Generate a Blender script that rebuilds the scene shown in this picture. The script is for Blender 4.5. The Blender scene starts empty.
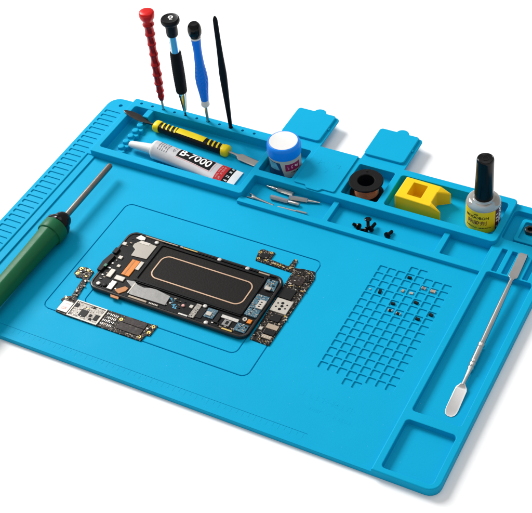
import bpy, bmesh, math, random
from mathutils import Vector, Matrix
random.seed(7)
S = 0.008            # one modelling unit = 8 mm (the pitch of the parts grid on the mat)
Z0 = 0.5             # the mat's working surface is 4 mm above the table
PI = math.pi
scene = bpy.context.scene
COL = scene.collection

# ------------------------------------------------------------------ materials
def mat(name, col, rough=0.45, metal=0.0, vary=0.06, vscale=60.0, bump=0.0, bscale=900.0, spec=0.5,
        rvary=0.08, coat=0.0, trans=0.0, ior=1.45, sss=0.0, aniso=0.0):
    m = bpy.data.materials.new(name); m.use_nodes = True
    nt = m.node_tree; b = nt.nodes['Principled BSDF']; L = nt.links.new
    b.inputs['Roughness'].default_value = rough
    b.inputs['Metallic'].default_value = metal
    b.inputs['Specular IOR Level'].default_value = spec
    b.inputs['IOR'].default_value = ior
    b.inputs['Coat Weight'].default_value = coat
    b.inputs['Transmission Weight'].default_value = trans
    b.inputs['Anisotropic'].default_value = aniso
    if sss:
        b.inputs['Subsurface Weight'].default_value = sss
        b.inputs['Subsurface Radius'].default_value = (0.002, 0.0015, 0.001)
        b.inputs['Subsurface Scale'].default_value = 1.0
    tc = nt.nodes.new('ShaderNodeTexCoord')
    n = nt.nodes.new('ShaderNodeTexNoise'); n.inputs['Scale'].default_value = vscale; n.inputs['Detail'].default_value = 5
    L(tc.outputs['Object'], n.inputs['Vector'])
    mx = nt.nodes.new('ShaderNodeMix'); mx.data_type = 'RGBA'
    c = Vector(col)
    mx.inputs[6].default_value = (*[max(0, x * (1 - vary)) for x in c], 1)
    mx.inputs[7].default_value = (*[min(1, x * (1 + vary)) for x in c], 1)
    L(n.outputs['Fac'], mx.inputs[0]); L(mx.outputs[2], b.inputs['Base Color'])
    if rvary:
        mr = nt.nodes.new('ShaderNodeMapRange')
        mr.inputs[3].default_value = max(0.02, rough - rvary); mr.inputs[4].default_value = min(1, rough + rvary)
        n2 = nt.nodes.new('ShaderNodeTexNoise'); n2.inputs['Scale'].default_value = vscale * 2.7; n2.inputs['Detail'].default_value = 4
        L(tc.outputs['Object'], n2.inputs['Vector']); L(n2.outputs['Fac'], mr.inputs[0]); L(mr.outputs[0], b.inputs['Roughness'])
    if bump:
        n3 = nt.nodes.new('ShaderNodeTexNoise'); n3.inputs['Scale'].default_value = bscale; n3.inputs['Detail'].default_value = 3
        bp = nt.nodes.new('ShaderNodeBump'); bp.inputs['Strength'].default_value = bump; bp.inputs['Distance'].default_value = 0.0004
        L(tc.outputs['Object'], n3.inputs['Vector']); L(n3.outputs['Fac'], bp.inputs['Height']); L(bp.outputs[0], b.inputs['Normal'])
    return m

M = {}
M['silicone'] = mat('blue silicone', (0.001, 0.345, 0.585), 0.55, vary=0.05, vscale=14, bump=0.14, bscale=1300, spec=0.08, rvary=.12)
def dusty(m):
    # a few pale lint specks and a faint large waviness, as on any handled silicone
    nt = m.node_tree; L = nt.links.new; b = nt.nodes['Principled BSDF']
    src = b.inputs['Base Color'].links[0].from_socket
    tc = nt.nodes.new('ShaderNodeTexCoord')
    vo = nt.nodes.new('ShaderNodeTexVoronoi'); vo.inputs['Scale'].default_value = 420
    L(tc.outputs['Object'], vo.inputs['Vector'])
    lt = nt.nodes.new('ShaderNodeMath'); lt.operation = 'LESS_THAN'; lt.inputs[1].default_value = .10
    L(vo.outputs['Distance'], lt.inputs[0])
    sp = nt.nodes.new('ShaderNodeSeparateColor'); L(vo.outputs['Color'], sp.inputs[0])
    g = nt.nodes.new('ShaderNodeMath'); g.operation = 'GREATER_THAN'; g.inputs[1].default_value = .93
    L(sp.outputs[0], g.inputs[0])
    mu = nt.nodes.new('ShaderNodeMath'); mu.operation = 'MULTIPLY'; L(lt.outputs[0], mu.inputs[0]); L(g.outputs[0], mu.inputs[1])
    m2 = nt.nodes.new('ShaderNodeMath'); m2.operation = 'MULTIPLY'; m2.inputs[1].default_value = .22; L(mu.outputs[0], m2.inputs[0])
    mx = nt.nodes.new('ShaderNodeMix'); mx.data_type = 'RGBA'; mx.inputs[7].default_value = (.45, .6, .68, 1)
    L(m2.outputs[0], mx.inputs[0]); L(src, mx.inputs[6]); L(mx.outputs[2], b.inputs['Base Color'])
    n = nt.nodes.new('ShaderNodeTexNoise'); n.inputs['Scale'].default_value = 22; n.inputs['Detail'].default_value = 2
    L(tc.outputs['Object'], n.inputs['Vector'])
    bp = nt.nodes.new('ShaderNodeBump'); bp.inputs['Strength'].default_value = .35; bp.inputs['Distance'].default_value = .0012
    L(n.outputs['Fac'], bp.inputs['Height'])
    old = b.inputs['Normal'].links[0].from_node
    L(bp.outputs[0], old.inputs['Normal'])
dusty(M['silicone'])
def specked(m, scale, stops, width=.36):
    # rows of tiny soldered pads and traces on a circuit board
    nt = m.node_tree; L = nt.links.new; b = nt.nodes['Principled BSDF']
    src = b.inputs['Base Color'].links[0].from_socket
    tc = nt.nodes.new('ShaderNodeTexCoord')
    vo = nt.nodes.new('ShaderNodeTexVoronoi'); vo.distance = 'CHEBYCHEV'; vo.voronoi_dimensions = '2D'; vo.inputs['Scale'].default_value = scale; vo.inputs['Randomness'].default_value = .75
    L(tc.outputs['Object'], vo.inputs['Vector'])
    lt = nt.nodes.new('ShaderNodeMath'); lt.operation = 'LESS_THAN'; lt.inputs[1].default_value = width
    L(vo.outputs['Distance'], lt.inputs[0])
    sp = nt.nodes.new('ShaderNodeSeparateColor'); L(vo.outputs['Color'], sp.inputs[0])
    cr = nt.nodes.new('ShaderNodeValToRGB'); cr.color_ramp.interpolation = 'CONSTANT'
    while len(cr.color_ramp.elements) < len(stops): cr.color_ramp.elements.new(.5)
    for e, (p, c) in zip(cr.color_ramp.elements, stops): e.position = p; e.color = (*c, 1)
    L(sp.outputs[0], cr.inputs[0])
    mx = nt.nodes.new('ShaderNodeMix'); mx.data_type = 'RGBA'
    L(lt.outputs[0], mx.inputs[0]); L(src, mx.inputs[6]); L(cr.outputs[0], mx.inputs[7]); L(mx.outputs[2], b.inputs['Base Color'])
    bp = nt.nodes.new('ShaderNodeBump'); bp.inputs['Strength'].default_value = .6; bp.inputs['Distance'].default_value = .0003
    L(lt.outputs[0], bp.inputs['Height']); L(bp.outputs[0], b.inputs['Normal'])
M['table'] = mat('white tabletop', (0.93, 0.93, 0.935), 0.7, vary=0.004, spec=0.15)
M['steel'] = mat('bright steel', (0.50, 0.49, 0.47), 0.3, 1.0, vary=0.1, vscale=250, rvary=.04)
M['chrome'] = mat('polished steel', (0.58, 0.57, 0.56), 0.3, 1.0, vary=0.05, rvary=.04)
M['darksteel'] = mat('dark steel', (0.07, 0.066, 0.064), 0.28, 1.0, vary=0.15, vscale=300, rvary=.04)
M['barrel'] = mat('heat stained steel barrel', (0.21, 0.19, 0.17), 0.36, 1.0, vary=0.35, vscale=140, bump=0.15)
M['black'] = mat('black plastic', (0.005, 0.005, 0.006), 0.38, vary=0.15, bump=0.08, spec=.18)
M['blackgloss'] = mat('glossy black plastic', (0.003, 0.003, 0.0035), 0.16, vary=0.1, spec=0.25)
M['blackrub'] = mat('matt black rubber', (0.005, 0.005, 0.0055), 0.6, vary=0.2, spec=.12, bump=0.3, bscale=1200)
M['nylon'] = mat('black nylon', (0.003, 0.0035, 0.006), 0.4, spec=.15, vary=0.2, bump=0.1)
M['redmetal'] = mat('red anodised metal', (0.34, 0.004, 0.007), 0.27, 0.6, vary=0.1)
M['redcap'] = mat('red lacquered cap', (0.62, 0.006, 0.006), 0.3, 0.2, vary=0.05, spec=.35)
M['bluealu'] = mat('pale blue metal', (0.20, 0.48, 0.62), 0.24, 0.7, vary=0.05)
M['clear'] = mat('silver sleeve', (0.75, 0.80, 0.83), 0.15, 0.9, vary=0.05)
M['gold'] = mat('brass bit', (0.72, 0.50, 0.16), 0.3, 1.0, vary=0.15, vscale=300)
M['bluehandle'] = mat('blue plastic handle', (0.002, 0.19, 0.80), 0.4, vary=0.08, spec=.3)
M['bluelid'] = mat('blue plastic lid', (0.003, 0.25, 0.90), 0.36, spec=.35, vary=0.04, bump=0.04)
M['white'] = mat('white plastic', (0.72, 0.71, 0.69), 0.38, vary=0.03)
M['paper'] = mat('white paper sticker', (0.87, 0.86, 0.85), 0.6, vary=0.03, vscale=200)
M['print'] = mat('black printing ink', (0.005, 0.005, 0.006), 0.5, vary=0.2, spec=.15)
M['redprint'] = mat('red printing ink', (0.50, 0.008, 0.014), 0.4, vary=0.06)
M['redpale'] = mat('pale red ink', (0.75, 0.30, 0.30), 0.45)
M['greyprint'] = mat('grey printing ink', (0.22, 0.22, 0.24), 0.5)
M['tube'] = mat('satin aluminium tube', (0.60, 0.60, 0.62), 0.34, 0.2, vary=0.09, vscale=120, bump=0.3, bscale=160)
M['yellow'] = mat('yellow plastic', (0.85, 0.56, 0.004), 0.42, vary=0.08, bump=0.06, spec=.3)
M['yellow2'] = mat('yellow handle plastic', (0.78, 0.60, 0.006), 0.38, spec=.3, vary=0.04)
M['cream'] = mat('cream jar plastic', (0.55, 0.52, 0.44), 0.4, vary=0.05)
M['magenta'] = mat('magenta printing', (0.30, 0.008, 0.09), 0.4, vary=0.05)
M['navy'] = mat('navy printing', (0.012, 0.06, 0.15), 0.4, vary=0.5, vscale=260)
M['cyanink'] = mat('cyan printing', (0.12, 0.42, 0.55), 0.4, vary=0.4, vscale=260)
M['copper'] = mat('copper wire', (0.72, 0.25, 0.11), 0.2, .85, vary=0.3, vscale=420)
M['glass'] = mat('clear bottle glass', (0.70, 0.69, 0.66), 0.06, vary=0.06, trans=0.6, rvary=0, ior=1.45)
M['label'] = mat('yellow paper label', (0.92, 0.60, 0.002), 0.42, vary=0.04, spec=.3)
M['brownprint'] = mat('brown printing ink', (0.16, 0.045, 0.012), 0.5)
M['maroon'] = mat('dark red printing', (0.10, 0.012, 0.014), 0.45, vary=.2)
M['green'] = mat('green plastic handle', (0.005, 0.105, 0.038), 0.42, spec=.2, vary=0.12, vscale=50, bump=0.15, bscale=500)
M['pcb'] = mat('dark circuit board', (0.007, 0.006, 0.005), 0.4, spec=.18, vary=0.5, vscale=500)
M['pcbblue'] = mat('blue circuit board', (0.025, 0.10, 0.15), 0.4, vary=0.5, vscale=500)
M['pcbgrey'] = mat('grey tinned circuit board', (0.27, 0.25, 0.225), 0.4, 0.4, vary=0.5, vscale=600)
M['chip'] = mat('black chip', (0.007, 0.007, 0.008), 0.42, spec=.18, vary=0.2, vscale=300)
M['chipbrown'] = mat('dark brown chip', (0.022, 0.014, 0.013), 0.3, spec=.35, vary=0.5, vscale=220)
M['ceramic'] = mat('beige ceramic', (0.36, 0.28, 0.20), 0.5, vary=0.2)
M['tin'] = mat('tin plate', (0.50, 0.48, 0.45), 0.36, 0.7, vary=0.15, vscale=300, bump=0.1)
M['shieldw'] = mat('pale metal cover', (0.45, 0.42, 0.375), 0.40, 0.3, vary=0.16, vscale=260)
M['greyfoil'] = mat('grey foil', (0.21, 0.205, 0.20), 0.4, 0.5, vary=0.12, vscale=180, bump=0.3, bscale=140)
M['taupe'] = mat('taupe metal plate', (0.30, 0.275, 0.24), 0.42, 0.4, vary=0.06)
M['orange'] = mat('orange flex ribbon', (0.66, 0.19, 0.006), 0.35, vary=0.1, vscale=120)
M['brownflex'] = mat('amber flex', (0.45, 0.16, 0.03), 0.35, vary=0.2, vscale=200)
M['frame'] = mat('black phone frame', (0.004, 0.004, 0.0045), 0.38, spec=.15, vary=0.25, vscale=140, bump=0.1)
M['framemetal'] = mat('dark phone rim', (0.05, 0.048, 0.047), 0.28, .85, vary=0.2)
M['battery'] = mat('dark adhesive bed', (0.008, 0.0065, 0.006), 0.5, spec=.12, vary=0.5, vscale=420, bump=0.25, bscale=700)
M['coil'] = mat('pale copper ring', (0.50, 0.33, 0.22), 0.35, 0.4, vary=0.1)
M['cyanmark'] = mat('cyan marker ink', (0.05, 0.34, 0.55), 0.5)
M['pink'] = mat('pink dot', (0.70, 0.35, 0.32), 0.5)
M['greencomp'] = mat('green component', (0.02, 0.16, 0.09), 0.4)

specked(M['pcb'], 950, [(0, (.008, .007, .006)), (.46, (.06, .045, .032)), (.66, (.20, .16, .12)), (.84, (.33, .30, .26)), (.93, (.015, .014, .014))])
specked(M['pcbblue'], 1000, [(0, (.03, .13, .19)), (.35, (.07, .17, .22)), (.6, (.27, .29, .29)), (.78, (.015, .05, .08)), (.92, (.45, .36, .25))])
specked(M['pcbgrey'], 800, [(0, (.27, .25, .225)), (.4, (.16, .145, .13)), (.6, (.36, .34, .30)), (.8, (.07, .06, .055)), (.93, (.012, .012, .012))], .4)
specked(M['chipbrown'], 500, [(0, (.022, .014, .013)), (.5, (.035, .024, .022)), (.75, (.015, .01, .009)), (.95, (.07, .06, .055))], .5)
# ------------------------------------------------------------------ scene graph helpers
ORG = {}
def tag(o, label=None, cat=None, group=None, kind=None):
    if label: o['label'] = label
    if cat: o['category'] = cat
    if group: o['group'] = group
    if kind: o['kind'] = kind
    return o
def thing(name, label, cat, org, rot=(0, 0, 0), group=None, local=False):
    """Empty at the thing's base; org in modelling units."""
    o = bpy.data.objects.new(name, None); COL.objects.link(o)
    o.empty_display_size = 0.005
    o.location = (S * org[0], S * org[1], S * (org[2] + Z0)); o.rotation_euler = rot
    ORG[o.name] = Vector((0, 0, 0)) if local else Vector(org)
    return tag(o, label, cat, group)
def obj(name, bm, m, parent=None, smooth=35, label=None, keep=False):
    org = ORG[parent.name] if parent else Vector((0, 0, -Z0))
    if not keep: bmesh.ops.recalc_face_normals(bm, faces=bm.faces[:])
    for v in bm.verts: v.co = (v.co - org) * S
    me = bpy.data.meshes.new(name); bm.to_mesh(me); bm.free()
    for mm in (m if isinstance(m, (list, tuple)) else [m]): me.materials.append(mm)
    if smooth:
        for p in me.polygons: p.use_smooth = True
        me.set_sharp_from_angle(angle=math.radians(smooth))
        for p in me.polygons:
            if len(p.vertices) != 4 and abs(p.normal.z) > .9995: p.use_smooth = False
    o = bpy.data.objects.new(name, me); COL.objects.link(o)
    if m is M['silicone'] or name in ('frame', 'battery_bay', 'magnet_block', 'inner_chassis'):
        wn = o.modifiers.new('weighted normals', 'WEIGHTED_NORMAL'); wn.keep_sharp = True; wn.weight = 80
    if parent:
        o.parent = parent; ORG[o.name] = org
    if label: o['label'] = label
    return o
def copy_tree(o, parent=None):
    c = o.copy(); COL.objects.link(c); ORG[c.name] = ORG.get(o.name, Vector())
    if parent: c.parent = parent
    for ch in [k for k in bpy.data.objects if k.parent == o]: copy_tree(ch, c)
    return c

# ------------------------------------------------------------------ polygon helpers
def off(pts, d):
    """mitre inset of a CCW polygon by d (negative = outwards)"""
    n = len(pts); out = []
    for i in range(n):
        p0, p1, p2 = Vector(pts[i - 1]), Vector(pts[i]), Vector(pts[(i + 1) % n])
        a = (p1 - p0).normalized(); b = (p2 - p1).normalized()
        na, nb = Vector((-a.y, a.x)), Vector((-b.y, b.x))
        k = 1 + na.dot(nb)
        out.append(tuple(p1 + (na + nb) * (d / max(k, .2))))
    return out
def rpoly(pts, rad, d=0.0, seg=5):
    """rounded polygon inset by d; constant vertex count"""
    P = off(pts, d) if d else [tuple(p) for p in pts]
    n = len(P); out = []
    R = rad if isinstance(rad, (list, tuple)) else [rad] * n
    for i in range(n):
        p0, p1, p2 = Vector(P[i - 1]), Vector(P[i]), Vector(P[(i + 1) % n])
        a = (p0 - p1); b = (p2 - p1); la, lb = a.length, b.length
        a.normalize(); b.normalize()
        convex = (p1 - p0).cross(p2 - p1) > 0
        r = R[i] - d if convex else R[i] + d
        r = max(r, 0.004)
        ang = a.angle(b); t = min(r / math.tan(ang / 2), la * .48, lb * .48); r = t * math.tan(ang / 2)
        c = p1 + (a + b).normalized() * (r / math.sin(ang / 2))
        s = p1 + a * t - c; e = p1 + b * t - c
        a0 = math.atan2(s.y, s.x); a1 = math.atan2(e.y, e.x); da = (a1 - a0 + PI) % (2 * PI) - PI
        for k in range(seg + 1):
            q = a0 + da * k / seg
            out.append((c.x + r * math.cos(q), c.y + r * math.sin(q)))
    return out
def rect(x0, y0, x1, y1): return [(x0, y0), (x1, y0), (x1, y1), (x0, y1)]
def ngon(cx, cy, r, n): return [(cx + r * math.cos(2 * PI * k / n), cy + r * math.sin(2 * PI * k / n)) for k in range(n)]
def ring(bm, pts, z): return [bm.verts.new((x, y, z)) for x, y in pts]
def bridge(bm, a, b):
    n = len(a)
    for i in range(n):
        try: bm.faces.new((a[i], a[(i + 1) % n], b[(i + 1) % n], b[i]))
        except ValueError: pass
def fill(bm, *loops):
    es = []
    for l in loops:
        for i in range(len(l)):
            e = bm.edges.get((l[i], l[(i + 1) % len(l)])) or bm.edges.new((l[i], l[(i + 1) % len(l)]))
            es.append(e)
    if len(loops) == 1:
        bm.faces.new(loops[0])
    else:
        bmesh.ops.triangle_fill(bm, use_beauty=True, use_dissolve=False, edges=es)
class H:   # a recess
    def __init__(s, pts, r, zf, bev=.05, fil=.05, seg=5, island=None, holes=()):
        s.pts, s.r, s.zf, s.bev, s.fil, s.seg, s.island, s.holes = pts, r, zf, bev, fil, seg, island, holes
def cut(bm, h, ztop):
    """builds the walls and floor of a recess, returns its mouth ring"""
    b = h.bev
    if b: mouth = ring(bm, rpoly(h.pts, h.r, -b, h.seg), ztop); prev = mouth
    else: mouth = prev = None
    steps = ([(-.29 * b, ztop - .29 * b), (0, ztop - b)] if b else [(0, ztop)])
    for d, z in steps:
        c = ring(bm, rpoly(h.pts, h.r, d, h.seg), z)
        if prev: bridge(bm, prev, c)
        else: mouth = c
        prev = c
    f = h.fil
    for d, z in ([(0, h.zf + f), (.29 * f, h.zf + .29 * f), (f, h.zf)] if f else [(0, h.zf)]):
        c = ring(bm, rpoly(h.pts, h.r, d, h.seg), z); bridge(bm, prev, c); prev = c
    inner = [cut(bm, k, h.zf) for k in h.holes]
    if h.island:
        ipts, ir, iz, ih = h.island
        a = ring(bm, rpoly(ipts, ir, 0, h.seg), h.zf); bb = .04
        c = ring(bm, rpoly(ipts, ir, 0, h.seg), iz - bb); bridge(bm, a, c)
        e = ring(bm, rpoly(ipts, ir, bb, h.seg), iz); bridge(bm, c, e)
        fill(bm, prev, a, *inner)
        fill(bm, e, *[cut(bm, k, iz) for k in ih])
    else:
        fill(bm, prev, *inner)
    return mouth
def slab(bm, pts, r, zb, zt, bev=.06, holes=(), seg=5, foot=0.0):
    bot = ring(bm, rpoly(pts, r, foot, seg), zb); prev = bot
    if foot:
        c = ring(bm, rpoly(pts, r, 0, seg), zb + foot); bridge(bm, prev, c); prev = c
    for d, z in ([(0, zt - bev), (.13 * bev, zt - .5 * bev), (.5 * bev, zt - .13 * bev), (bev, zt)] if bev else [(0, zt)]):
        c = ring(bm, rpoly(pts, r, d, seg), z); bridge(bm, prev, c); prev = c
    fill(bm, prev, *[cut(bm, h, zt) for h in holes])
    fill(bm, bot)
    return bm
def box(bm, x0, y0, z0, x1, y1, z1, bev=.03, r=None):
    return slab(bm, rect(x0, y0, x1, y1), bev if r is None else r, z0, z1, bev, seg=2)
def lathe(bm, cx, cy, prof, seg=32, axis='z', capb=True, capt=True, mod=None):
    """prof: (height, radius). axis 'x': runs along x with cy -> y, third -> z"""
    rs = []
    for h, r in prof:
        row = []
        for k in range(seg):
            a = 2 * PI * k / seg; rr = r * (mod(h, a) if mod else 1)
            if axis == 'z': row.append(bm.verts.new((cx + rr * math.cos(a), cy + rr * math.sin(a), h)))
            elif axis == 'x': row.append(bm.verts.new((h, cx + rr * math.cos(a), cy + rr * math.sin(a))))
            else: row.append(bm.verts.new((cx + rr * math.cos(a), h, cy + rr * math.sin(a))))
        rs.append(row)
    for a, b in zip(rs, rs[1:]): bridge(bm, a, b)
    if capb: bm.faces.new(rs[0][::-1])
    if capt: bm.faces.new(rs[-1])
    return bm
def NB(): return bmesh.new()
def patch(bm, fn, u0, u1, v0, v1, nu, nv, th=.02, skew=0.0):
    """thin label on a surface fn(u, v, lift)"""
    g = {}
    for i in range(nu + 1):
        for j in range(nv + 1):
            t = j / nv; v = v0 + (v1 - v0) * t; u = u0 + (u1 - u0) * i / nu + skew * t
            for l, w in ((0, th), (1, -.02)): g[i, j, l] = bm.verts.new(fn(u, v, w))
    for i in range(nu):
        for j in range(nv):
            for l in (0, 1): bm.faces.new((g[i, j, l], g[i + 1, j, l], g[i + 1, j + 1, l], g[i, j + 1, l]))
    for i in range(nu):
        for j in (0, nv): bm.faces.new((g[i, j, 0], g[i + 1, j, 0], g[i + 1, j, 1], g[i, j, 1]))
    for j in range(nv):
        for i in (0, nu): bm.faces.new((g[i, j, 0], g[i, j + 1, 0], g[i, j + 1, 1], g[i, j, 1]))
    return bm
def text(bm, s, fn, u0, u1, v0, v1, th=.035, bold=.0, cuts=10, shear=0):
    """lettering mapped from its bounding box to the surface box u0..u1, v0..v1"""
    c = bpy.data.curves.new('lettering', 'FONT'); c.body = s; c.offset = bold; c.shear = shear; c.resolution_u = 3
    o = bpy.data.objects.new('lettering', c); COL.objects.link(o); bpy.context.view_layer.update()
    e = o.evaluated_get(bpy.context.evaluated_depsgraph_get()); me = e.to_mesh()
    t = bmesh.new(); t.from_mesh(me); e.to_mesh_clear(); bpy.data.objects.remove(o); bpy.data.curves.remove(c)
    xs = [v.co.x for v in t.verts]; ys = [v.co.y for v in t.verts]
    a0, a1, b0, b1 = min(xs), max(xs), min(ys), max(ys)
    for k in range(1, cuts):
        bmesh.ops.bisect_plane(t, geom=t.verts[:] + t.edges[:] + t.faces[:], plane_co=(a0 + (a1 - a0) * k / cuts, 0, 0), plane_no=(1, 0, 0))
    for k in range(1, 4):
        bmesh.ops.bisect_plane(t, geom=t.verts[:] + t.edges[:] + t.faces[:], plane_co=(0, b0 + (b1 - b0) * k / 4, 0), plane_no=(0, 1, 0))
    mp = {v: bm.verts.new(fn(u0 + (u1 - u0) * (v.co.x - a0) / (a1 - a0), v0 + (v1 - v0) * (v.co.y - b0) / (b1 - b0), th)) for v in t.verts}
    for f in t.faces:
        try: bm.faces.new([mp[v] for v in f.verts])
        except ValueError: pass
    t.free()
    return bm
def scribble(bm, fn, u0, u1, v0, v1, n, th=.035):
    """a row of n small unreadable printed characters"""
    w = (u1 - u0) / n; th0 = th; e_ = .25 * th0
    for k in range(n):
        if random.random() < .12: continue
        a = u0 + w * (k + .12); b = u0 + w * (k + .85)
        for q in range(3):
            th = th0 + random.uniform(0, e_)
            if random.random() < .5:
                x = a + (b - a) * random.choice((0, .4, .78)); patch(bm, fn, x, x + (b - a) * .22, v0, v1, 1, 1, th)
            else:
                y = v0 + (v1 - v0) * random.choice((0, .4, .8)); patch(bm, fn, a, b, y, y + (v1 - v0) * .2, 1, 1, th)
    return bm

# ================================================================== SETTING
bm = NB(); g = 450.0
box(bm, -g, -g, -Z0 - 4, g, g, -Z0 - .005, 0, r=.01)
o = obj('tabletop', bm, M['table'], None, smooth=0); o['kind'] = 'structure'

# ================================================================== THE MAT
MATT = thing('soldering_mat', 'large bright blue silicone soldering mat with raised compartments lying on the white tabletop', 'work mat', (-13, 9, -.5))
sil = M['silicone']
FL = -.25                                             # floor of the trays
# working surface with the parts grid and the two outline grooves
cells = [(i, j) for j in range(15) for i in range(8)] + [(3, 15), (4, 15), (3, -1), (4, -1)]
gridh = [H(rect(i - .415, j - .415, i + .415, j + .415), .09, -.12, .035, .0, seg=2) for i, j in cells]
inner = H(rect(-26.3, -2.2, -8.36, 8.2), .75, -.14, .02, 0, island=(rect(-26.2, -2.1, -8.46, 8.1), .65, 0, ()))
outer = H(rect(-29.93, -4.37, -5.98, 12.58), .85, -.14, .02, 0, island=(rect(-29.83, -4.27, -6.08, 12.48), .75, 0, (inner,)))
rul = H(rect(-36.9, -8.02, 2.3, -7.96), .02, -.03, .0, 0, seg=1)
bm = NB()
slab(bm, rect(-37.70, -9.45, 9.27, 17.9), .02, -.5, 0, 0, [outer, rul] + gridh, seg=5)
ws = obj('work_surface', bm, sil, MATT)
# moulded ruler marks and faint lettering along the front of the working surface
bm = NB(); k = 0; x = -36.8
while x < 2.2:
    l = .50 if k % 2 == 0 else .34
    box(bm, x - .035, -8.10 - l, -.02, x + .035, -8.10, .009, .004); x += .625; k += 1
box(bm, -37.4, -9.44, -.02, 9.4, -9.0, .05, .04)
flat = lambda u, v, w: (u, v - (u) * .03, w)
obj('ruler_marks', bm, sil, ws)
bm = NB(); scribble(bm, flat, -.6, 5.2, -4.1, -3.5, 11, .004); scribble(bm, flat, .6, 5.4, -5.35, -5.0, 13, .004)
obj('moulded_lettering', bm, sil, ws)
# ribbed strip down the left side
nh = [H(rect(-41.02, 25.02 - .856 * k, -38.98, 25.52 - .856 * k), .12, .19, .03, .03, seg=3) for k in range(40)]
nh.append(H(ngon(-39.75, 26.75, .24, 10), .0, .1, .03, .0, seg=1))
bm = NB()
slab(bm, [(-41.5, -9.45), (-38.62, -9.45), (-38.62, 17.75), (-38.1, 17.75), (-38.1, 28.0), (-41.5, 28.0)], [1.0, .02, .02, .02, .1, 1.5], -.5, .3, .10, nh)
obj('slotted_side_strip', bm, sil, MATT)
bm = NB(); box(bm, -38.66, -9.45, -.5, -37.66, 17.8, .17, .05, r=.02); obj('side_ledge', bm, sil, MATT)
# tall tool tray along the back
hx = [-37.04 + 1.52 * k for k in range(11)]
standing = {2: .19, 4: .16, 6: .22, 8: .26}
holes = [H(ngon(hx[k], 27.34, standing.get(k, .17), 14), 0, .2, .02, 0, seg=0) for k in range(11)]
def ngh(cx, cy, r): return H(ngon(cx, cy, r, 14), .01, .2, .02, 0, seg=1)
holes = [ngh(hx[k], 27.34, standing.get(k, .17)) for k in range(11)]
tr = [H(rect(-37.5, 18.75, -19.15, 26.7), .3, FL, .08, .12), H(rect(-18.5, 22.0, -14.4, 27.05), .2, FL, .07, .1),
      H(rect(-13.2, 22.4, -9.7, 26.6), .2, FL, .07, .1), H(rect(-8.42, 22.0, -4.2, 27.05), .2, FL, .07, .1),
      H(rect(-3.42, 22.0, 8.78, 27.08), .35, FL, .08, .12)]
bm = NB()
slab(bm, [(-38.22, 17.72), (-18.4, 17.72), (-18.4, 21.03), (9.47, 21.03), (9.47, 28.0), (-38.22, 28.0)], [.25, .35, .15, .55, .5, .3], -.5, .97, .09, tr + holes)
tray = obj('tool_tray', bm, sil, MATT)
bm = NB()
box(bm, -35.75, 25.35, FL - .05, -34.95, 26.75, .93, .1)
for k in range(5):
    cy = 24.3 - 1.04 * k
    lathe(bm, -35.5, cy, [(FL - .05, .46), (.40, .40), (.50, .35), (.54, .25)], 20)
    lathe(bm, -35.12, cy - .52, [(FL - .05, .36), (.16, .32), (.24, .24)], 16)
box(bm, -35.62, 19.3, FL - .06, -35.05, 25.4, .20, .06)
obj('scalloped_divider', bm, sil, tray)
# low front trays
lt = [H(rect(-18.50, 17.88, -8.72, 21.4), .12, FL, .06, .10), H(rect(-8.1, 17.88, 3.98, 21.4), .12, FL, .06, .10), H(rect(4.62, 17.95, 9.10, 21.4), .12, FL, .06, .10)]
bm = NB(); slab(bm, rect(-18.66, 17.05, 9.80, 21.8), .1, -.48, .44, .07, lt); obj('small_parts_tray', bm, sil, MATT)
# right panel: front dish, long dish, ribbed rest and corner dish
rp = [H(rect(9.95, -8.85, 14.8, -3.02), .38, FL, .08, .12), H(rect(9.97, -1.95, 14.72, 17.38), .32, FL, .08, .12)]
rp += [H(rect(10.30 + 1.10 * k, 17.0, 10.82 + 1.10 * k, 21.0), .05, -.02, .06, .06, seg=3) for k in range(5)]
rp[1] = H([(9.97, -1.95), (14.72, -1.95), (14.72, 17.40), (9.97, 17.40)], .32, FL, .08, .10)
rp = rp[:2] + [H(rect(10.30 + 1.08 * k, 17.62, 10.84 + 1.08 * k, 21.0), .05, -.05, .07, .06, seg=3) for k in range(4)]
rp.append(H(rect(9.56, 22.38, 14.9, 26.95), .5, FL, .08, .10, island=None))
bm = NB(); slab(bm, rect(9.25, -9.45, 15.5, 27.95), [.02, 1.15, 1.15, .02], -.5, .45, .12, rp)
pan = obj('side_panel', bm, sil, MATT)
bm = NB(); slab(bm, rect(10.72, 22.72, 14.3, 26.15), .35, FL - .05, .34, .08, [H(rect(11.12, 23.12, 13.9, 25.75), .25, .0, .06, .06)])
obj('corner_dish', bm, sil, pan)
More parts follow.
